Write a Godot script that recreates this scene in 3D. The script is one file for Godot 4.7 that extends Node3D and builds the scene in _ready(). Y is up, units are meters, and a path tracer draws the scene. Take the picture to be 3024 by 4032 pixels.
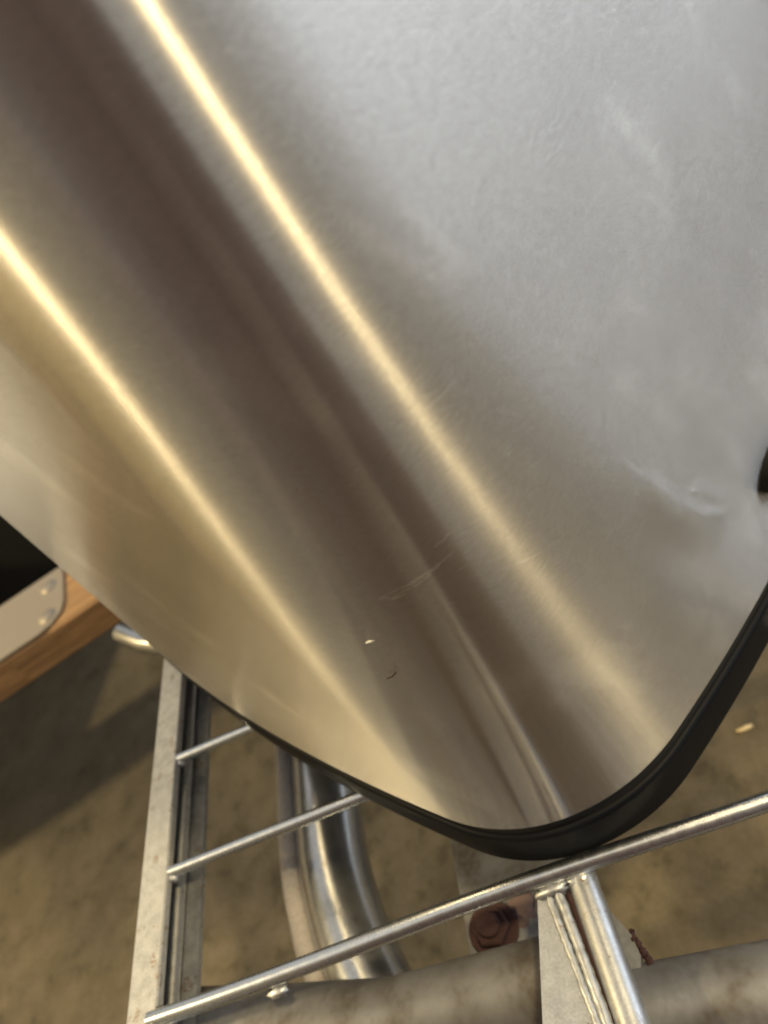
extends Node3D

# A steel bin with a rounded corner stands on a galvanised wire trolley; the phone looks down on its lower corner.
# World axes: x along the deck wires, z along the edge bar towards the photographer, y = 0 at the middle of the wires.

const FLOOR_Y := -0.2
const RING_BOTTOM := 0.0025
const RING_TOP := 0.0205
const BODY_BOTTOM := 0.0256
const BIN_TOP := 0.62
const BIN_X := 0.156
const BIN_Z := 0.0967

var rng := RandomNumberGenerator.new()
var M := {}


func _ready() -> void:
	rng.seed = 7
	_camera()
	_environment()
	_lamps()
	_materials()
	_floor()
	_trolley()
	_bin()
	_beam()
	_small_things()
	_surroundings()


# ---------------------------------------------------------------- camera, light

func _camera() -> void:
	var cam := Camera3D.new()
	cam.name = "camera"
	cam.near = 0.01
	cam.far = 60.0
	add_child(cam)
	var right := Vector3(0.89042, -0.43065, 0.14729)
	var down := Vector3(-0.42022, -0.65355, 0.62951)
	var ahead := Vector3(-0.17484, -0.62242, -0.76291)
	cam.transform = Transform3D(Basis(right, -down, -ahead).orthonormalized(), Vector3(0.18341, 0.23501, 0.19290))
	var at := CameraAttributesPhysical.new()
	at.frustum_focal_length = 17.236
	at.frustum_focus_distance = 0.17
	at.frustum_near = 0.01
	at.frustum_far = 60.0
	at.exposure_aperture = 10.0
	cam.attributes = at
	cam.fov = 69.69
	cam.current = true


func _environment() -> void:
	var env := Environment.new()
	env.background_mode = Environment.BG_COLOR
	env.background_color = Color(0.52, 0.51, 0.49).linear_to_srgb()
	env.tonemap_mode = Environment.TONE_MAPPER_LINEAR
	env.tonemap_exposure = 1.15
	env.sdfgi_enabled = true
	env.ssao_enabled = true
	env.ssil_enabled = true
	var we := WorldEnvironment.new()
	we.name = "environment"
	we.environment = env
	add_child(we)


func _lamps() -> void:
	# two warm pendant lamps overhead (the two gold streaks) and a daylight window to the right (the cool side)
	_pendant(Vector3(-2.424, 2.314, 0.146), 0.13, 8.2, "round warm pendant lamp hanging left of the bin")
	_pendant(Vector3(1.2605, 2.85, 0.588), 0.13, 6.6, "round warm pendant lamp hanging above the trolley")
	_window(Vector3(3.4, 1.15, -0.45), 3.6, 1.8, 3.0)


func _pendant(p: Vector3, radius: float, energy: float, label: String) -> void:
	var t := thing("pendant_lamp", label, "lamp", p, "pendant lamps")
	var glow := StandardMaterial3D.new()
	glow.albedo_color = Color(0.9, 0.85, 0.7)
	glow.emission_enabled = true
	glow.emission = Color(1.0, 0.765, 0.40).linear_to_srgb()
	glow.emission_energy_multiplier = 6.0
	var shade := StandardMaterial3D.new()
	shade.albedo_color = Color(0.25, 0.26, 0.26)
	shade.roughness = 0.5
	var prof := PackedVector2Array([Vector2(0.02, 0.16), Vector2(0.05, 0.15), Vector2(radius * 0.7, 0.08), Vector2(radius + 0.02, 0.005), Vector2(radius + 0.02, 0.0)])
	obj("lamp_shade", lathe(prof, 32), shade, t)
	obj("lamp_glass", lathe(PackedVector2Array([Vector2(0.0, 0.003), Vector2(radius, 0.004)]), 32), glow, t)
	obj("lamp_cord", tube([Vector3(0, 0.15, 0), Vector3(0, 1.2, 0)], 0.004, 8), shade, t)
	var l := AreaLight3D.new()
	l.name = "lamp_light"
	l.light_color = Color(1.0, 0.765, 0.40).linear_to_srgb()
	l.light_energy = energy
	l.area_size = Vector2(radius * 1.7, radius * 1.7)
	l.area_range = 12.0
	l.shadow_enabled = true
	t.add_child(l)
	l.position = Vector3(0, -0.006, 0)
	l.rotation = Vector3(-PI / 2, 0, 0)


func _window(p: Vector3, w: float, h: float, energy: float) -> void:
	var t := thing("daylight_window", "large pale window letting in daylight beside the trolley", "window", p)
	t.rotation.y = -PI / 2      # its own +z looks to -x
	var glow := StandardMaterial3D.new()
	glow.albedo_color = Color(0.8, 0.85, 0.9)
	glow.emission_enabled = true
	glow.emission = Color(0.80, 0.88, 1.0).linear_to_srgb()
	glow.emission_energy_multiplier = 0.6
	var fr := StandardMaterial3D.new()
	fr.albedo_color = Color(0.7, 0.7, 0.68)
	obj("window_pane", box(Vector3(w, h, 0.02)), glow, t)
	for s in [-1, 1]:
		var a := obj("window_frame", box(Vector3(w + 0.16, 0.08, 0.08)), fr, t)
		a.position = Vector3(0, s * (h / 2 + 0.04), 0)
		var b := obj("window_frame", box(Vector3(0.08, h, 0.08)), fr, t)
		b.position = Vector3(s * (w / 2 + 0.04), 0, 0)
	var l := AreaLight3D.new()
	l.name = "window_light"
	l.light_color = Color(0.80, 0.88, 1.0).linear_to_srgb()
	l.light_energy = energy
	l.area_size = Vector2(w, h)
	l.area_range = 14.0
	l.shadow_enabled = true
	t.add_child(l)
	l.position = Vector3(0, 0, 0.03)
	l.rotation = Vector3(0, PI, 0)


# ---------------------------------------------------------------- naming helpers

func thing(called: String, label: String, category: String, at := Vector3.ZERO, group := "") -> Node3D:
	var o := Node3D.new()
	o.name = called
	add_child(o, true)
	o.position = at
	tag(o, label, category, group)
	return o


func tag(o: Node, label: String, category: String, group := "") -> void:
	o.set_meta("label", label)
	o.set_meta("category", category)
	if group:
		o.set_meta("group", group)


func obj(called: String, mesh: Mesh, mat: Material, parent: Node = self) -> MeshInstance3D:
	var o := MeshInstance3D.new()
	o.name = called
	o.mesh = mesh
	o.material_override = mat
	parent.add_child(o, true)
	return o


# ---------------------------------------------------------------- shape helpers

func grid(P: Array, N: Array, UV: Array, UV2 := []) -> ArrayMesh:
	# rows of points with normals; the winding follows the normals
	var v := PackedVector3Array()
	var n := PackedVector3Array()
	var u := PackedVector2Array()
	var ix := PackedInt32Array()
	var rows := P.size()
	var cols: int = P[0].size()
	for r in rows:
		v.append_array(P[r])
		n.append_array(N[r])
		u.append_array(UV[r])
	var mc: int = cols / 2
	if mc >= cols - 1:
		mc = 0
	var side := 0.0
	for r in rows - 1:
		var a: Vector3 = P[r][mc]
		side += ((P[r][mc + 1] - a).cross(P[r + 1][mc] - a)).dot(N[r][mc])
	var flip := side > 0.0
	for r in rows - 1:
		for c in cols - 1:
			var i := r * cols + c
			if flip:
				ix.append_array([i, i + cols, i + 1, i + 1, i + cols, i + cols + 1])
			else:
				ix.append_array([i, i + 1, i + cols, i + 1, i + cols + 1, i + cols])
	var u2 := PackedVector2Array()
	for row in UV2:
		u2.append_array(row)
	return packed(v, n, u, ix, u2)


func packed(v: PackedVector3Array, n: PackedVector3Array, u: PackedVector2Array, ix: PackedInt32Array, u2 := PackedVector2Array()) -> ArrayMesh:
	var arr := []
	arr.resize(Mesh.ARRAY_MAX)
	arr[Mesh.ARRAY_VERTEX] = v
	arr[Mesh.ARRAY_NORMAL] = n
	arr[Mesh.ARRAY_TEX_UV] = u
	if u2.size():
		arr[Mesh.ARRAY_TEX_UV2] = u2
	arr[Mesh.ARRAY_INDEX] = ix
	var m := ArrayMesh.new()
	m.add_surface_from_arrays(Mesh.PRIMITIVE_TRIANGLES, arr)
	return m


func box(size: Vector3, bevel := 0.0) -> Mesh:
	if bevel <= 0.0:
		var b := BoxMesh.new()
		b.size = size
		return b
	# a box with chamfered edges: hull of three boxes, written out face by face
	var st := SurfaceTool.new()
	st.begin(Mesh.PRIMITIVE_TRIANGLES)
	var h := size / 2
	var k := bevel
	for ax in 3:
		var b1 := (ax + 1) % 3
		var b2 := (ax + 2) % 3
		for s in [-1.0, 1.0]:
			var c := Vector3.ZERO
			c[ax] = s * h[ax]
			var e1 := Vector3.ZERO
			e1[b1] = h[b1] - k
			var e2 := Vector3.ZERO
			e2[b2] = h[b2] - k
			quad(st, c - e1 - e2, c + e1 - e2, c + e1 + e2, c - e1 + e2)
			# chamfers between this face and the next axis
			for s2 in [-1.0, 1.0]:
				var p := Vector3.ZERO
				p[ax] = s * h[ax]
				p[b1] = s2 * (h[b1] - k)
				var q := Vector3.ZERO
				q[ax] = s * (h[ax] - k)
				q[b1] = s2 * h[b1]
				quad(st, p - e2, p + e2, q + e2, q - e2)
	for sx in [-1.0, 1.0]:
		for sy in [-1.0, 1.0]:
			for sz in [-1.0, 1.0]:
				var s3 := Vector3(sx, sy, sz)
				var a := Vector3(h.x, h.y - k, h.z - k) * s3
				var b := Vector3(h.x - k, h.y, h.z - k) * s3
				var c := Vector3(h.x - k, h.y - k, h.z) * s3
				tri(st, a, b, c, s3)
	return st.commit()


func quad(st: SurfaceTool, a: Vector3, b: Vector3, c: Vector3, d: Vector3, out := Vector3.ZERO) -> void:
	var o := out if out != Vector3.ZERO else (a + b + c + d) / 4
	tri(st, a, b, c, o)
	tri(st, a, c, d, o)


func tri(st: SurfaceTool, a: Vector3, b: Vector3, c: Vector3, out: Vector3) -> void:
	var n := (b - a).cross(c - a).normalized()
	if n.dot(out) < 0:
		n = -n
	else:
		var t := b
		b = c
		c = t
	for p in [a, b, c]:
		st.set_normal(n)
		st.set_uv(Vector2(p.x + p.z * 0.37, p.y + p.z) * 10.0)
		st.add_vertex(p)


func tube(path: Array, radius: float, sides := 16, wobble := 0.0, capped := true) -> ArrayMesh:
	var P := []
	var N := []
	var U := []
	var side := Vector3.UP
	var run := 0.0
	for i in path.size():
		var d: Vector3 = (path[mini(i + 1, path.size() - 1)] - path[maxi(i - 1, 0)]).normalized()
		if i == 0:
			side = d.cross(Vector3.UP if absf(d.y) < 0.9 else Vector3.RIGHT).normalized()
		else:
			side = (side - d * side.dot(d)).normalized()
			run += (path[i] - path[i - 1]).length()
		var other := d.cross(side)
		var rp := PackedVector3Array()
		var rn := PackedVector3Array()
		var ru := PackedVector2Array()
		for k in sides + 1:
			var a := TAU * k / sides
			var n := side * cos(a) + other * sin(a)
			var r := radius + (rng.randf_range(-wobble, wobble) if wobble > 0.0 and k < sides else 0.0)
			if k == sides:
				rp.append(rp[0])
			else:
				rp.append(path[i] + n * r)
			rn.append(n)
			ru.append(Vector2(run * 20.0, float(k) / sides))
		if capped and i == 0:
			_cap(P, N, U, path[0], -d, sides)
			P.append(rp.duplicate()); N.append(_same(-d, sides + 1)); U.append(ru.duplicate())
		P.append(rp)
		N.append(rn)
		U.append(ru)
		if capped and i == path.size() - 1:
			P.append(rp.duplicate()); N.append(_same(d, sides + 1)); U.append(ru.duplicate())
			_cap(P, N, U, path[i], d, sides)
	# winding is read from the middle of the wall
	return grid(P, N, U)


func _same(v: Vector3, n: int) -> PackedVector3Array:
	var a := PackedVector3Array()
	a.resize(n)
	a.fill(v)
	return a


func _cap(P: Array, N: Array, U: Array, at: Vector3, d: Vector3, sides: int) -> void:
	P.append(_same(at, sides + 1))
	N.append(_same(d, sides + 1))
	var u := PackedVector2Array()
	u.resize(sides + 1)
	U.append(u)


func lathe(prof: PackedVector2Array, sides: int) -> ArrayMesh:
	var P := []
	var N := []
	var U := []
	for i in prof.size():
		var d := (prof[mini(i + 1, prof.size() - 1)] - prof[maxi(i - 1, 0)]).normalized()
		var rp := PackedVector3Array()
		var rn := PackedVector3Array()
		var ru := PackedVector2Array()
		for k in sides + 1:
			var a := TAU * k / sides
			rp.append(Vector3(cos(a) * prof[i].x, prof[i].y, sin(a) * prof[i].x))
			rn.append(Vector3(cos(a) * -d.y, d.x, sin(a) * -d.y).normalized())
			ru.append(Vector2(float(k) / sides, prof[i].y * 10.0))
		P.append(rp); N.append(rn); U.append(ru)
	return grid(P, N, U)


# ---------------------------------------------------------------- textures and materials

func noise(freq: float, octaves := 4, sd := 1, kind := FastNoiseLite.TYPE_SIMPLEX_SMOOTH) -> FastNoiseLite:
	var f := FastNoiseLite.new()
	f.noise_type = kind
	f.frequency = freq
	f.fractal_octaves = octaves
	f.seed = sd
	return f


func picture(size: Vector2i, shade: Callable) -> ImageTexture:
	var im := Image.create(size.x, size.y, false, Image.FORMAT_RGB8)
	for y in size.y:
		for x in size.x:
			im.set_pixel(x, y, shade.call(x, y))
	return ImageTexture.create_from_image(im)


func lin(r: float, g: float, b: float) -> Color:
	return Color(clampf(r, 0, 1), clampf(g, 0, 1), clampf(b, 0, 1)).linear_to_srgb()


func tileable(n: FastNoiseLite, x: float, y: float, w: float, h: float) -> float:
	# blend four shifted copies so that the tile repeats without a seam
	var fx := x / w
	var fy := y / h
	var a := lerpf(n.get_noise_2d(x, y), n.get_noise_2d(x - w, y), fx)
	var b := lerpf(n.get_noise_2d(x, y - h), n.get_noise_2d(x - w, y - h), fx)
	return lerpf(a, b, fy)


func std(color: Color, rough: float, metal := 0.0) -> StandardMaterial3D:
	var m := StandardMaterial3D.new()
	m.albedo_color = color
	m.roughness = rough
	m.metallic = metal
	return m


func triplanar(m: StandardMaterial3D, scale: float) -> void:
	m.uv1_triplanar = true
	m.uv1_world_triplanar = true
	m.uv1_scale = Vector3.ONE * scale


func _materials() -> void:
	# concrete: ochre tan with darker and paler blotches and fine grit
	var big := noise(0.011, 4, 11)
	var mid := noise(0.035, 4, 12)
	var fine := noise(0.2, 3, 13)
	var spot := noise(0.05, 2, 14, FastNoiseLite.TYPE_CELLULAR)
	var concrete := picture(Vector2i(768, 768), func(x, y):
		var a := tileable(big, x, y, 768, 768)
		var b := tileable(mid, x, y, 768, 768)
		var c := fine.get_noise_2d(x, y)
		var d := tileable(spot, x, y, 768, 768)
		var v := 1.0 + a * 0.6 + b * 0.36 + c * 0.16
		v *= 1.0 - 0.25 * smoothstep(0.15, 0.45, -b) * smoothstep(0.2, 0.6, -d)
		return lin(0.108 * v, 0.089 * v, (0.056 + 0.01 * b) * v))
	var f := std(Color.WHITE, 0.72)
	f.albedo_texture = concrete
	triplanar(f, 1.0 / 0.62)
	M.floor = f

	# galvanised steel: dull zinc with cloudy patches, darker scuffs and a few rust freckles
	var zn := noise(0.03, 4, 21)
	var zf := noise(0.16, 3, 22)
	var zs := noise(0.018, 3, 23)
	var zinc := picture(Vector2i(512, 512), func(x, y):
		var a := tileable(zn, x, y, 512, 512)
		var b := zf.get_noise_2d(x, y)
		var s := tileable(zs, x, y, 512, 512)
		var v := 0.50 * (1.0 + a * 0.28 + b * 0.18)
		if s > 0.33 and b > 0.05:
			return lin(v * 0.55, v * 0.42, v * 0.33)
		return lin(v * 0.96, v, v * 1.04))
	var zr := noise(0.05, 3, 24)
	var zinc_rough := picture(Vector2i(256, 256), func(x, y):
		var v := 0.66 + 0.16 * tileable(zr, x, y, 256, 256)
		return Color(v, v, v))
	var g := std(Color.WHITE, 0.62, 0.9)
	g.albedo_texture = zinc
	g.roughness_texture = zinc_rough
	triplanar(g, 1.0 / 0.09)
	M.zinc = g
	var gs := g.duplicate()
	gs.roughness = 0.38
	M.zinc_shiny = gs
	var gm := g.duplicate()
	gm.metallic = 0.25
	gm.roughness = 0.9
	M.zinc_matt = gm
	var wire := std(lin(0.64, 0.67, 0.69), 0.42, 1.0)
	wire.roughness_texture = zinc_rough
	triplanar(wire, 1.0 / 0.05)
	M.wire = wire

	# rust
	var rn := noise(0.08, 4, 31)
	var rust := picture(Vector2i(256, 256), func(x, y):
		var a := tileable(rn, x, y, 256, 256)
		return lin(0.042 + 0.022 * a, 0.017 + 0.010 * a, 0.016 + 0.009 * a))
	var r := std(Color.WHITE, 0.85)
	r.albedo_texture = rust
	triplanar(r, 1.0 / 0.03)
	M.rust = r
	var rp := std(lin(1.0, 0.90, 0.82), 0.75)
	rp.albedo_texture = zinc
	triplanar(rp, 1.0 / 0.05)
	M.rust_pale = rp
	var rm := std(lin(0.30, 0.20, 0.185), 0.85)
	rm.albedo_texture = zinc
	triplanar(rm, 1.0 / 0.02)
	M.rust_mid = rm
	# zinc gone dull, with brown grime in clouds
	var dn := noise(0.012, 4, 33)
	var df := noise(0.09, 3, 34)
	var dirt := picture(Vector2i(512, 512), func(x, y):
		var a := tileable(dn, x, y, 512, 512)
		var b := df.get_noise_2d(x, y)
		var g1 := smoothstep(-0.25, 0.45, a + b * 0.2)
		var v := 0.20 * (1.0 + b * 0.2)
		return lin(lerpf(v, 0.085, g1), lerpf(v * 1.03, 0.072, g1), lerpf(v * 1.08, 0.06, g1)))
	var dm := std(Color.WHITE, 0.55, 0.4)
	dm.albedo_texture = dirt
	triplanar(dm, 1.0 / 0.16)
	M.dirty = dm

	# timber: orange-brown, streaked along x
	var wn := noise(0.03, 4, 41)
	var wood := picture(Vector2i(512, 256), func(x, y):
		var a := wn.get_noise_2d(x * 0.12, y * 1.6)
		var b := wn.get_noise_2d(x * 0.5 + 900, y * 5.0)
		var v := 1.0 + a * 0.5 + b * 0.25
		return lin(0.50 * v, 0.30 * v, 0.14 * v))
	var w := std(Color.WHITE, 0.6)
	w.albedo_texture = wood
	w.uv1_triplanar = true
	w.uv1_scale = Vector3(6, 12, 12)
	M.wood = w
	M.plate = std(lin(0.42, 0.375, 0.31), 0.5)
	M.screw = std(lin(0.46, 0.42, 0.36), 0.5, 0.4)

	# plastics and dust
	M.black_ring = std(lin(0.0050, 0.0062, 0.0085), 0.5)
	M.black_ring.metallic_specular = 0.25
	M.black = std(lin(0.01, 0.01, 0.009), 0.8)
	M.lint = std(lin(0.8, 0.8, 0.76), 0.9)
	M.hair = std(lin(0.04, 0.03, 0.02), 0.6)
	M.chip = std(lin(0.7, 0.58, 0.35), 0.8)

	_steel()


func _steel() -> void:
	# brushed stainless sheet: the grain runs round the bin (u), so its fine ridges tilt up and down only
	var size := 2048
	var tilt := Image.create(size, size, false, Image.FORMAT_RGB8)
	var r := RandomNumberGenerator.new()
	r.seed = 91
	for y in size:
		var x := 0
		var first := x
		while x < size:
			var run := r.randi_range(14, 90)
			var t := clampf(r.randfn(0.0, 0.03 if r.randf() < 0.48 else 0.68), -1.5, 1.5)
			var sk := r.randfn(0.0, 0.006)
			var n := Vector3(sk, t, 1.0).normalized()
			tilt.fill_rect(Rect2i(x, y, mini(run, size - x), 1), Color(n.x * 0.5 + 0.5, n.y * 0.5 + 0.5, n.z * 0.5 + 0.5))
			x += run
	# wear of the sheet: cloudy wipe marks (their reflected haze put in as paler colour), pale dust flecks and hairline scratches, laid once over the visible side
	var w := 1536
	var h := 768
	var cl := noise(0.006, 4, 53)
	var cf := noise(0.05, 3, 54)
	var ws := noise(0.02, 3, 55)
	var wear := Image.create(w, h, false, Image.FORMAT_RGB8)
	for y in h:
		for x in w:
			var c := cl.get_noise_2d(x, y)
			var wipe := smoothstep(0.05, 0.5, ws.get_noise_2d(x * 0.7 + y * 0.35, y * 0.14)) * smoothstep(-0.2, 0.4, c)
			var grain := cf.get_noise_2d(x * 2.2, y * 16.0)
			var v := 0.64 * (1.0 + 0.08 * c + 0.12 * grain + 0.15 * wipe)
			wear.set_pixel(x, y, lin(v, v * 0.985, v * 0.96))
	var pale := lin(0.86, 0.85, 0.83)
	for i in 1100:
		var at := Vector2i(r.randi_range(2, w - 8), r.randi_range(2, h - 8))
		wear.fill_rect(Rect2i(at, Vector2i(r.randi_range(1, 2), 1)), pale if r.randf() < 0.3 else lin(0.75, 0.74, 0.72))
	for i in 150:
		var p := Vector2(r.randf_range(0, w), r.randf_range(0, h))
		var d := Vector2.from_angle(r.randfn(0.3, 0.9))
		for k in r.randi_range(6, 26):
			p += d
			d = d.rotated(r.randfn(0.0, 0.05))
			wear.set_pixelv(Vector2i(clampi(int(p.x), 0, w - 1), clampi(int(p.y), 0, h - 1)), lin(0.72, 0.71, 0.69))
	# the scuff across the lower part of the corner
	for line in [[-0.0062, 0.1392, 0.0085, 0.1410], [-0.0040, 0.1380, 0.0070, 0.1402], [0.0000, 0.1398, 0.0100, 0.1414], [0.0080, 0.1452, 0.0112, 0.1458], [-0.0058, 0.1388, -0.0015, 0.1376]]:
		var a := Vector2((0.548 + line[0] - 0.30) / 0.5 * w, (line[1] - 0.015) / 0.25 * h)
		var b := Vector2((0.548 + line[2] - 0.30) / 0.5 * w, (line[3] - 0.015) / 0.25 * h)
		for k in 80:
			var q := a.lerp(b, k / 79.0) + Vector2(0, sin(k * 0.11) * 0.8)
			if r.randf() < 0.8:
				wear.set_pixelv(Vector2i(q), lin(0.92, 0.90, 0.87))
	var st := std(lin(0.66, 0.65, 0.634), 0.27, 1.0)
	st.anisotropy_enabled = true
	st.anisotropy = -1.0
	st.normal_enabled = true
	st.normal_texture = ImageTexture.create_from_image(tilt)
	st.normal_scale = 1.0
	st.uv1_scale = Vector3(260, 260, 1)
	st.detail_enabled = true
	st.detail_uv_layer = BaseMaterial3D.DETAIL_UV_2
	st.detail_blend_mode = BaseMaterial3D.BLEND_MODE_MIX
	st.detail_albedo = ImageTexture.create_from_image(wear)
	M.steel = st


# ---------------------------------------------------------------- the floor

func _floor() -> void:
	var f := obj("floor", box(Vector3(14, 0.1, 14)), M.floor)
	f.position = Vector3(0, FLOOR_Y - 0.05, 0)
	f.set_meta("kind", "structure")


# ---------------------------------------------------------------- the trolley

func _trolley() -> void:
	var t := thing("wire_trolley", "galvanised wire deck trolley with welded rods and rusty bolt under the steel bin", "trolley")
	# edge bar: an upright angle with a pale top, a dark inner side and a rod lying in its corner
	var bar := obj("edge_bar", box(Vector3(0.0125, 0.004, 0.46), 0.0006), M.zinc_matt, t)
	bar.position = Vector3(-0.0063, 0.0005, 0.162)
	var web := obj("bar_web", box(Vector3(0.0025, 0.02, 0.46)), M.zinc, t)
	web.position = Vector3(-0.0098, -0.0117, bar.position.z)
	var foot := obj("bar_flange", box(Vector3(0.014, 0.0025, 0.458)), M.zinc, t)
	foot.position = Vector3(-0.0015, -0.0135, bar.position.z)
	obj("bar_rod", tube([Vector3(-0.0028, -0.0094, -0.065), Vector3(-0.0028, -0.0094, 0.39)], 0.0026, 14), M.zinc, t)
	# deck wires
	for z in [0.0, 0.05]:
		obj("wire", tube([Vector3(-0.003, 0, z), Vector3(0.5, 0, z)], 0.0023, 18), M.wire, t)
	for z2 in [-0.05, -0.1, -0.15]:
		obj("wire", tube([Vector3(0.02, 0, z2), Vector3(0.5, 0, z2)], 0.0023, 18), M.wire, t)
	# the thicker front wire, a little bent
	var front := []
	for i in 25:
		var x := -0.002 + 0.022 * i
		front.append(Vector3(x, 0.003 + 0.0006 * sin(x * 21.0), 0.1 + 0.0007 * sin(x * 33.0 + 0.4)))
	obj("front_wire", tube(front, 0.0028, 20), M.wire, t)
	# welds where the front wire meets what it lies on
	for wd in [[Vector3(0.0465, 0.0006, 0.1040), Vector3(0.0034, 0.0016, 0.0022)], [Vector3(0.1425, 0.0006, 0.1030), Vector3(0.0046, 0.0019, 0.0020)], [Vector3(0.1500, 0.0004, 0.1026), Vector3(0.0040, 0.0019, 0.0022)], [Vector3(0.2385, 0.0030, 0.0995), Vector3(0.0022, 0.0034, 0.0030)], [Vector3(0.0005, 0.0020, 0.1002), Vector3(0.0026, 0.0022, 0.0032)], [Vector3(0.0005, -0.0008, 0.0008), Vector3(0.0022, 0.0016, 0.0028)], [Vector3(0.0005, -0.0008, 0.0508), Vector3(0.0024, 0.0016, 0.0030)]]:
		var b := obj("weld", blob(1.0, int(wd[0].x * 900.0), 0.55), M.zinc, t)
		b.position = wd[0]
		b.scale = wd[1]
	# gusset plate, weld bead and round rail that run from the front wire towards the photographer
	var plate := SurfaceTool.new()
	plate.begin(Mesh.PRIMITIVE_TRIANGLES)
	slab(plate, [Vector2(0.1375, 0.1), Vector2(0.1415, 0.1), Vector2(0.1435, 0.149), Vector2(0.1235, 0.150)], -0.0005, -0.004)
	obj("gusset_plate", plate.commit(), M.zinc, t)
	for row in [[0.1398, 0.075, 0.0013], [0.1432, 0.05, 0.0017]]:
		var bead := []
		for i in 45:
			var z := 0.1035 + i * 0.001
			bead.append(Vector3(row[0] + (z - 0.1) * row[1] + rng.randf_range(-0.00012, 0.00012), -0.0004 + rng.randf_range(-0.0001, 0.0001), z))
		obj("weld_bead", tube(bead, row[2], 9, 0.00018), M.zinc, t)
	obj("rust_seam", tube([Vector3(0.1458, -0.0016, 0.103), Vector3(0.1475, -0.0016, 0.148)], 0.0012, 8, 0.0002), M.rust, t)
	obj("rail", tube([Vector3(0.1512, -0.002, 0.098), Vector3(0.1512, -0.002, 0.150)], 0.0046, 24), M.zinc, t)
	# bent tube below the deck, with a pale strip along its outer side
	var bt := []
	var strip := []
	for i in 36:
		var z := -0.2 + i * 0.0105
		var bend := pow(maxf(0.0, z - 0.030), 2.0) * 2.9
		bt.append(Vector3(0.0445 + bend, -0.052, z))
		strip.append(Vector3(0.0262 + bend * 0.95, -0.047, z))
	obj("bent_tube", tube(bt, 0.0155, 28), M.zinc_shiny, t)
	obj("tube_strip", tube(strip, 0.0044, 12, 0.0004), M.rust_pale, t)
	# cross tubes at the bottom edge of the view
	obj("cross_tube", tube([Vector3(-0.012, -0.026, 0.094), Vector3(0.03, -0.026, 0.1045), Vector3(0.074, -0.026, 0.1145), Vector3(0.136, -0.026, 0.118)], 0.0125, 28), M.dirty, t)
	obj("cross_tube", tube([Vector3(0.136, -0.026, 0.131), Vector3(0.20, -0.026, 0.1385), Vector3(0.33, -0.026, 0.146)], 0.0125, 28), M.dirty, t)
	# bracket plate with a rusty bolt
	var br := SurfaceTool.new()
	br.begin(Mesh.PRIMITIVE_TRIANGLES)
	slab(br, [Vector2(0.105, 0.03), Vector2(0.150, 0.03), Vector2(0.150, 0.112), Vector2(0.1015, 0.112)], -0.034, -0.038)
	obj("bracket_plate", br.commit(), M.dirty, t)
	var bolt := obj("bolt", hexagon(0.0068, 0.005), M.rust, t)
	bolt.position = Vector3(0.1122, -0.034, 0.0955)
	var washer := obj("washer", lathe(PackedVector2Array([Vector2(0.0, 0.0012), Vector2(0.0085, 0.0012), Vector2(0.009, 0.0008), Vector2(0.009, 0.0)]), 24), M.rust, bolt)
	washer.position = Vector3(0, 0.0002, 0)
	var shank := obj("bolt_end", lathe(PackedVector2Array([Vector2(0.0, 0.0078), Vector2(0.0034, 0.0076), Vector2(0.0042, 0.0068), Vector2(0.0042, 0.005)]), 20), M.rust, bolt)
	shank.position = Vector3.ZERO
	var rp := obj("rust_patch", blob(0.0062, 9, 0.35), M.rust_mid, t)
	rp.position = Vector3(0.1235, -0.0355, 0.0905)
	rp.scale = Vector3(0.9, 0.45, 1.3)
	# rounded tab right of the rail
	var tb := SurfaceTool.new()
	tb.begin(Mesh.PRIMITIVE_TRIANGLES)
	slab(tb, [Vector2(0.146, 0.106), Vector2(0.1545, 0.108), Vector2(0.1575, 0.115), Vector2(0.158, 0.121), Vector2(0.155, 0.128), Vector2(0.146, 0.128)], -0.018, -0.021)
	obj("tab", tb.commit(), M.dirty, t)
	for k in 4:
		var tr := obj("rust_fleck", blob(1.0, 13 + k, 0.7), M.rust, t)
		tr.position = Vector3(0.1578 + 0.0006 * k, -0.0185, 0.1155 + 0.0024 * k)
		tr.scale = Vector3(0.0009, 0.0006, 0.0016)
	# stub of the frame behind the bin's edge
	obj("frame_stub", tube([Vector3(-0.074, -0.03, -0.134), Vector3(-0.055, -0.03, -0.117), Vector3(-0.03, -0.034, -0.104)], 0.0068, 18), M.zinc_shiny, t)


func slab(st: SurfaceTool, pts: Array, y1: float, y0: float) -> void:
	var c := Vector3.ZERO
	for p in pts:
		c += Vector3(p.x, (y1 + y0) / 2, p.y) / pts.size()
	var n := pts.size()
	for i in n:
		var a: Vector2 = pts[i]
		var b: Vector2 = pts[(i + 1) % n]
		var mid := Vector3((a.x + b.x) / 2, (y1 + y0) / 2, (a.y + b.y) / 2)
		quad(st, Vector3(a.x, y1, a.y), Vector3(b.x, y1, b.y), Vector3(b.x, y0, b.y), Vector3(a.x, y0, a.y), mid - c)
	for i in range(1, n - 1):
		var p: Vector2 = pts[0]
		var q: Vector2 = pts[i]
		var r: Vector2 = pts[i + 1]
		tri(st, Vector3(p.x, y1, p.y), Vector3(q.x, y1, q.y), Vector3(r.x, y1, r.y), Vector3.UP)
		tri(st, Vector3(p.x, y0, p.y), Vector3(q.x, y0, q.y), Vector3(r.x, y0, r.y), Vector3.DOWN)


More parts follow.
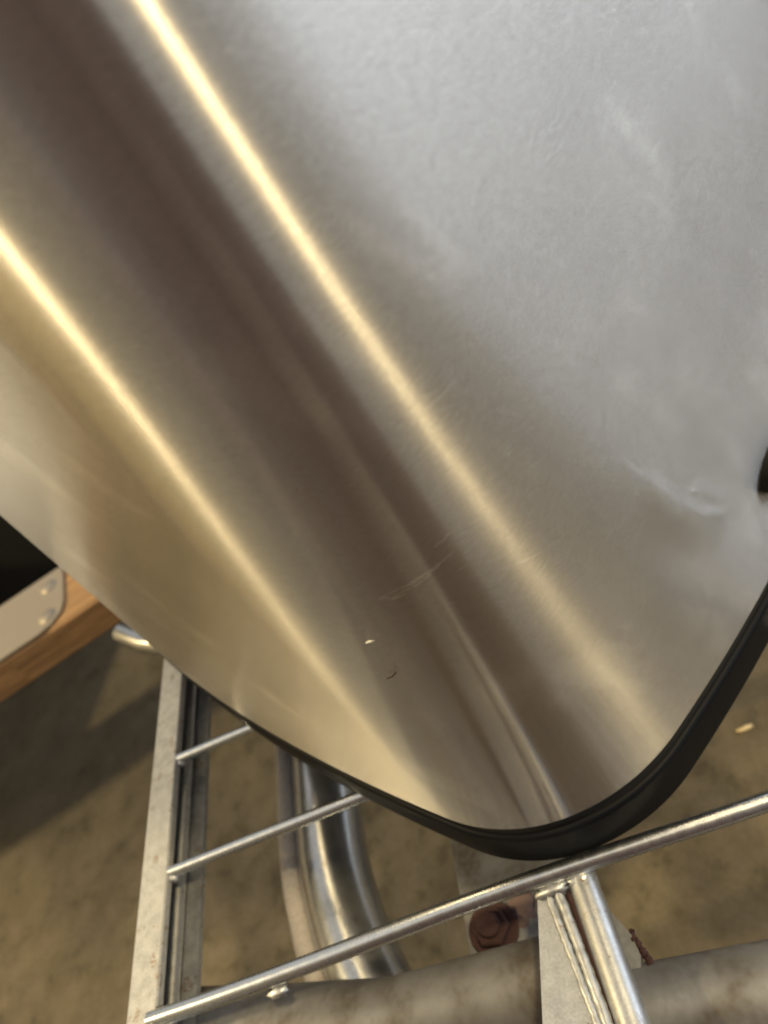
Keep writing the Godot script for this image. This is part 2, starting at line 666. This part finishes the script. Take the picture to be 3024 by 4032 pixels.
func hexagon(r: float, h: float) -> ArrayMesh:
	var st := SurfaceTool.new()
	st.begin(Mesh.PRIMITIVE_TRIANGLES)
	var k := r * 0.9
	for i in 6:
		var a := TAU * i / 6.0 + 0.2
		var b := TAU * (i + 1) / 6.0 + 0.2
		var A := Vector3(cos(a), 0, sin(a))
		var B := Vector3(cos(b), 0, sin(b))
		quad(st, A * r, B * r, B * r + Vector3(0, h * 0.85, 0), A * r + Vector3(0, h * 0.85, 0), A + B)
		quad(st, A * r + Vector3(0, h * 0.85, 0), B * r + Vector3(0, h * 0.85, 0), B * k + Vector3(0, h, 0), A * k + Vector3(0, h, 0), A + B + Vector3(0, 2, 0))
		tri(st, Vector3(0, h, 0), A * k + Vector3(0, h, 0), B * k + Vector3(0, h, 0), Vector3.UP)
	return st.commit()


func blob(r: float, sd: int, rough := 0.25) -> ArrayMesh:
	# a small uneven lump
	var f := noise(0.9, 2, sd)
	var P := []
	var N := []
	var U := []
	for i in 13:
		var th := PI * i / 12.0
		var rp := PackedVector3Array()
		var rn := PackedVector3Array()
		var ru := PackedVector2Array()
		for k in 19:
			var a := TAU * (k % 18) / 18.0
			var d := Vector3(sin(th) * cos(a), cos(th), sin(th) * sin(a))
			rp.append(d * r * (1.0 + rough * 1.6 * f.get_noise_3dv(d * 1.6)))
			rn.append(d)
			ru.append(Vector2(k / 18.0, i / 12.0))
		P.append(rp); N.append(rn); U.append(ru)
	return grid(P, N, U)


# ---------------------------------------------------------------- the bin

# Outline of the bin from above, seen from its rounded corner: each branch is a chain of arcs (radius, degrees, steps).
func outline(rise: float, inset := 0.0) -> Dictionary:
	# the corner tightens and the faces lean a little with height: rise runs from 0 at the base to 1
	var kl := lerpf(1.0, 0.985, rise)
	var kr := lerpf(1.0, 0.337, rise)
	var a := _branch([[0.0523 * kl, 39.9, 70], [0.732, 26.0, 90], [0.09, 114.1, 40]], -1.0, inset)
	var b := _branch([[0.0683 * kr, 34.4, 60], [0.645, 7.0, 110], [0.645, 17.0, 40], [0.09, 121.6, 40]], 1.0, inset)
	# slide so that both faces stay in their planes while the corner's radius changes
	var shift := Vector2.ZERO
	if rise > 0.0:
		var a0 := _branch([[0.0523, 39.9, 70]], -1.0, inset)
		var b0 := _branch([[0.0683, 34.4, 60]], 1.0, inset)
		var nl: Vector2 = a0.n[70]
		var nr: Vector2 = b0.n[60]
		var dl: float = (a0.p[70] - a.p[70]).dot(nl) + 0.0008 * rise
		var dr: float = (b0.p[60] - b.p[60]).dot(nr) - 0.0030 * rise
		var det := nl.x * nr.y - nl.y * nr.x
		shift = Vector2((dl * nr.y - dr * nl.y) / det, (nl.x * dr - nr.x * dl) / det)
	var p: Array = []
	var n: Array = []
	for i in range(a.p.size() - 1, -1, -1):
		p.append(a.p[i] + shift)
		n.append(a.n[i])
	for i in range(1, b.p.size()):
		p.append(b.p[i] + shift)
		n.append(b.n[i])
	# straight back
	var e0: Vector2 = p[p.size() - 1]
	var e1: Vector2 = p[0]
	for i in range(1, 20):
		p.append(e0.lerp(e1, i / 20.0))
		n.append(Vector2(0, -1))
	p.append(e1)
	n.append(n[0])
	return {"p": p, "n": n}


func _branch(seg: Array, sgn: float, inset: float) -> Dictionary:
	var p: Array = [Vector2(BIN_X, BIN_Z)]
	var n: Array = [Vector2(0, 1)]
	var th := 0.0
	var q := Vector2(BIN_X, BIN_Z)
	for s in seg:
		var dt: float = deg_to_rad(s[1]) / s[2]
		for i in s[2]:
			var tm := th + dt / 2
			q += s[0] * dt * Vector2(sgn * cos(tm), -sin(tm))
			th += dt
			p.append(q)
			n.append(Vector2(sgn * sin(th), cos(th)))
	if inset != 0.0:
		for i in p.size():
			p[i] -= n[i] * inset
	return {"p": p, "n": n}


func dent(p: Vector3) -> float:
	# a creased knock on the right face: a sharp valley, a ridge beside it and a soft press towards the plug
	var q := Vector2((p.x - 0.2092) * 0.8 - (p.z - 0.0745) * 0.6, p.y)
	if q.x < -0.02 or q.x > 0.075 or p.y > 0.14 or p.z < 0.0:
		return 0.0
	var d := 0.0
	var valley := [Vector2(0.0017, 0.1144), Vector2(0.0067, 0.1036), Vector2(0.0134, 0.0902), Vector2(0.0184, 0.0828), Vector2(0.0263, 0.0740), Vector2(0.030, 0.0725)]
	var depth := [0.2, 0.8, 1.0, 0.9, 0.5, 0.0]
	var best := 1.0
	var dep := 0.0
	var side := 0.0
	for i in 5:
		var c := Geometry2D.get_closest_point_to_segment(q, valley[i], valley[i + 1])
		var g := q.distance_to(c)
		if g < best:
			best = g
			var run: Vector2 = valley[i + 1] - valley[i]
			side = (q - c).dot(Vector2(-run.y, run.x).normalized())
			dep = lerpf(depth[i], depth[i + 1], (c - valley[i]).length() / run.length())
	# steep above the crease, easy below it
	d += 0.0010 * dep * exp(-best * best / (0.0000030 if side > 0.0 else 0.00007))
	var r := Geometry2D.get_closest_point_to_segment(q, Vector2(0.0185, 0.0915), Vector2(0.028, 0.0778))
	var g2 := q.distance_to(r)
	var up := (q - r).dot(Vector2(0.82, 0.57)) > 0.0
	d += 0.0005 * exp(-g2 * g2 / (0.0000060 if up else 0.00002))
	var s3 := q.x - 0.050
	var h3 := q.y - 0.060
	d += -0.0010 * exp(-((q.x - 0.022) * (q.x - 0.022)) / 0.0004 - (q.y - 0.086) * (q.y - 0.086) / 0.0007)
	d += -0.0016 * exp(-(s3 * s3) / 0.00016 - h3 * h3 / 0.00030)
	return d


func _bin() -> void:
	var t := thing("steel_bin", "brushed stainless steel bin with a rounded corner and black base ring", "bin")
	var heights := PackedFloat32Array()
	var y := BODY_BOTTOM
	while y < 0.25:
		heights.append(y)
		y += 0.0008 if y < 0.13 else 0.0016
	while y < BIN_TOP:
		heights.append(y)
		y += 0.02
	heights.append(BIN_TOP)
	var P := []
	var N := []
	var U := []
	for yy in heights:
		var o := outline(clampf((yy - 0.03) / 0.23, 0.0, 1.0))
		var rp := PackedVector3Array()
		var ru := PackedVector2Array()
		var run := 0.0
		for i in o.p.size():
			if i > 0:
				run += (o.p[i] - o.p[i - 1]).length()
			var q := Vector3(o.p[i].x, yy, o.p[i].y)
			var n := Vector3(o.n[i].x, 0, o.n[i].y)
			# the bottom edge is rolled in by a millimetre
			var roll := -0.0010 * pow(clampf(1.0 - (yy - BODY_BOTTOM) / 0.004, 0, 1), 2.0)
			rp.append(q + n * (dent(q) + roll))
			ru.append(Vector2(run, yy))
		P.append(rp)
		U.append(ru)
		var rn := PackedVector3Array()
		for i in o.n.size():
			rn.append(Vector3(o.n[i].x, 0, o.n[i].y))
		N.append(rn)
	# true normals from neighbouring points
	var cols: int = P[0].size()
	for r in P.size():
		var rn2 := PackedVector3Array()
		for c in cols:
			var du: Vector3 = P[r][mini(c + 1, cols - 1)] - P[r][maxi(c - 1, 0)]
			var dv: Vector3 = P[mini(r + 1, P.size() - 1)][c] - P[maxi(r - 1, 0)][c]
			var n := du.cross(dv).normalized()
			if n.dot(N[r][c]) < 0:
				n = -n
			rn2.append(n)
		N[r] = rn2
	var U2 := []
	for row in U:
		var r2 := PackedVector2Array()
		for uv in row:
			r2.append(Vector2((uv.x - 0.30) / 0.5, (uv.y - 0.015) / 0.25))
		U2.append(r2)
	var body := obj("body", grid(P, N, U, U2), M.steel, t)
	body.set_meta("label", "brushed stainless steel side wall")
	# groove and base ring
	obj("groove", wall([[0.0018, RING_TOP - 0.001], [0.0018, BODY_BOTTOM + 0.004]]), M.black, t)
	var ring := obj("base_ring", wall([[0.004, RING_BOTTOM], [0.0006, RING_BOTTOM], [-0.0002, RING_BOTTOM + 0.0008], [-0.0004, RING_TOP - 0.0014], [0.0002, RING_TOP - 0.0004], [0.0010, RING_TOP], [0.0022, RING_TOP]]), M.black_ring, t)
	ring.set_meta("label", "black plastic base ring")
	# lid
	var o := outline(1.0)
	var st := SurfaceTool.new()
	st.begin(Mesh.PRIMITIVE_TRIANGLES)
	var c := Vector3(0.12, BIN_TOP + 0.02, -0.15)
	for i in o.p.size() - 1:
		tri(st, c, Vector3(o.p[i].x, BIN_TOP, o.p[i].y), Vector3(o.p[i + 1].x, BIN_TOP, o.p[i + 1].y), Vector3.UP)
	obj("lid", st.commit(), M.black_ring, t)
	# black plug on the right face
	var plug := obj("plug", lathe(PackedVector2Array([Vector2(0.0, 0.004), Vector2(0.008, 0.0038), Vector2(0.0095, 0.003), Vector2(0.0102, 0.0016), Vector2(0.0102, -0.003)]), 32), M.black, t)
	plug.position = Vector3(0.2562, 0.061, 0.0368)
	var n := Vector3(sin(deg_to_rad(40.5)), 0, cos(deg_to_rad(40.5)))
	plug.basis = Basis(n.cross(Vector3.UP), n, Vector3.UP).orthonormalized()


func wall(prof: Array) -> ArrayMesh:
	# sweep a profile of [inset, height] round the outline
	var P := []
	var N := []
	var U := []
	for k in prof.size():
		var o := outline(0.0, prof[k][0])
		var rp := PackedVector3Array()
		var rn := PackedVector3Array()
		var ru := PackedVector2Array()
		var i0 := maxi(k - 1, 0)
		var i1 := mini(k + 1, prof.size() - 1)
		var d := Vector2(prof[i1][0] - prof[i0][0], prof[i1][1] - prof[i0][1]).normalized()
		var run := 0.0
		for i in o.p.size():
			if i > 0:
				run += (o.p[i] - o.p[i - 1]).length()
			rp.append(Vector3(o.p[i].x, prof[k][1], o.p[i].y))
			rn.append((Vector3(o.n[i].x, 0, o.n[i].y) * d.y + Vector3(0, d.x, 0)).normalized())
			ru.append(Vector2(run, prof[k][1]))
		P.append(rp); N.append(rn); U.append(ru)
	return grid(P, N, U)


# ---------------------------------------------------------------- the timber behind, and the dark box

func _beam() -> void:
	var t := thing("timber_beam", "orange timber beam with a pale top plate and two screws", "beam", Vector3(-0.186, -0.05, -0.2275))
	t.rotation.y = 0.24
	var b := obj("timber", box(Vector3(1.25, 0.030, 0.068), 0.0025), M.wood, t)
	b.position = Vector3(-0.525, -0.0152, 0)
	var p := obj("end_plate", plate_mesh(), M.plate, t)
	p.position = Vector3(0, 0.0004, 0)
	for s in [Vector3(0.0150, 0.002, -0.0165), Vector3(0.0140, 0.002, 0.0195)]:
		var sc := obj("screw", lathe(PackedVector2Array([Vector2(0.0, 0.0030), Vector2(0.0035, 0.0027), Vector2(0.0062, 0.0016), Vector2(0.0074, 0.0)]), 24), M.screw, t)
		sc.position = s
	# what the beam rests on
	var leg := obj("post", box(Vector3(0.06, 0.118, 0.06), 0.002), M.wood, t)
	leg.position = Vector3(-0.36, -0.0905, 0)

	var k := thing("black_box", "matte black box standing on the floor behind the timber beam", "box", Vector3(-0.31, FLOOR_Y, -0.62))
	var kb := obj("box_side", box(Vector3(0.29, 0.30, 0.4), 0.004), M.black, k)
	kb.position = Vector3(0, 0.1502, 0)
	var kl := obj("box_lid", box(Vector3(0.30, 0.012, 0.41), 0.003), M.black, k)
	kl.position = Vector3(0, 0.3068, 0)


func plate_mesh() -> ArrayMesh:
	var st := SurfaceTool.new()
	st.begin(Mesh.PRIMITIVE_TRIANGLES)
	var pts := [Vector2(-1.1, -0.034), Vector2(0.026, -0.034), Vector2(0.0285, -0.024), Vector2(0.0285, 0.012), Vector2(0.026, 0.023), Vector2(0.018, 0.0305), Vector2(0.006, 0.0335), Vector2(-1.1, 0.0335)]
	slab(st, pts, 0.0016, 0.0)
	return st.commit()


# ---------------------------------------------------------------- lint, hair, chip

func _small_things() -> void:
	var l := obj("lint_speck", blob(0.0007, 61, 0.5), M.lint)
	l.position = Vector3(0.1449, 0.1278, 0.0966)
	l.scale = Vector3(1.7, 0.55, 0.5)
	tag(l, "tiny white lint speck stuck to the steel wall of the bin", "lint")
	var h := obj("hair", tube([Vector3(0.1422, 0.1156, 0.0970), Vector3(0.1436, 0.1161, 0.0975), Vector3(0.1450, 0.1174, 0.0979)], 0.0002, 6), M.hair)
	tag(h, "short dark hair stuck to the steel wall of the bin", "hair")
	var c := obj("wood_chip", blob(0.0035, 63, 0.5), M.chip)
	c.position = Vector3(0.242, FLOOR_Y + 0.0008, -0.021)
	c.scale = Vector3(1.2, 0.3, 0.35)
	tag(c, "small pale wood chip lying on the concrete floor", "chip")


# ---------------------------------------------------------------- unseen things for the steel to mirror, outside the frame

func _surroundings() -> void:
	# added in the photographer's place, a tall dark cupboard shape that gives the brown band in the rounded corner
	var t := thing("photographer_standin", "dark brown cupboard added in place of the photographer, opposite the bin", "standin", Vector3(0.068, FLOOR_Y, 0.49))
	var dark := std(lin(0.195, 0.128, 0.118), 0.7)
	var pink := std(lin(0.48, 0.37, 0.32), 0.7)
	var b := obj("standin_body", box(Vector3(0.48, 1.5, 0.4), 0.004), dark, t)
	b.position = Vector3(0, 0.7502, 0.2)
	for k in 3:
		var d := obj("standin_panel", box(Vector3([0.06, 0.20, 0.20][k], 1.46, 0.02), 0.003), pink if k == 0 else dark, t)
		d.position = Vector3([-0.206, -0.07, 0.136][k], 0.75, -0.0105)
		var hd := obj("standin_handle", box(Vector3(0.012, 0.14, 0.02), 0.003), dark, d)
		hd.position = Vector3([0.0, 0.08, -0.08][k], 0.2, -0.0205)
	# cream boxes added front left to brighten the strip between the left streak and the brown band
	var cream := std(lin(0.90, 0.79, 0.58), 0.85)
	for k in 2:
		var c := thing("cream_reflector", ["cream carton added on the floor beside the cupboard", "cream carton added on top of another carton beside the cupboard"][k], "reflector", Vector3(-0.68, FLOOR_Y + k * 0.5305, 0.72), "added cream reflectors")
		c.rotation.y = 0.85
		var cb := obj("reflector_side", box(Vector3(0.5, 0.52, 0.62), 0.004), cream, c)
		cb.position = Vector3(0, 0.2602, 0)
		var fl := obj("flap", box(Vector3(0.5, 0.004, 0.30), 0.001), cream, c)
		fl.position = Vector3(0, 0.5225, -0.152)
		var fl2 := obj("flap", box(Vector3(0.5, 0.004, 0.30), 0.001), cream, c)
		fl2.position = Vector3(0, 0.5225, 0.152)
	# added white surface, a low table left of the frame, for the pale wedge at the bin's left edge
	var w := thing("added_white_panel", "low white table added left of the timber beam", "panel", Vector3(-0.655, FLOOR_Y, -0.345))
	w.rotation.y = -0.235
	var white := std(lin(0.90, 0.91, 0.92), 0.35)
	var wt := obj("panel_top", box(Vector3(0.56, 0.012, 0.235), 0.002), white, w)
	wt.position = Vector3(0, 0.156, 0)
	var lg := obj("leg", box(Vector3(0.06, 0.1495, 0.06), 0.002), white, w)
	lg.position = Vector3(-0.1, 0.075, 0)
	# the warm painted wall on the left that the steel mirrors on both sides of the left streak
	var wl := obj("wall", box(Vector3(0.12, 3.3, 5.0)), std(lin(0.44, 0.39, 0.28), 0.8))
	wl.position = Vector3(-3.1, FLOOR_Y + 1.65, -0.3)
	wl.set_meta("kind", "structure")
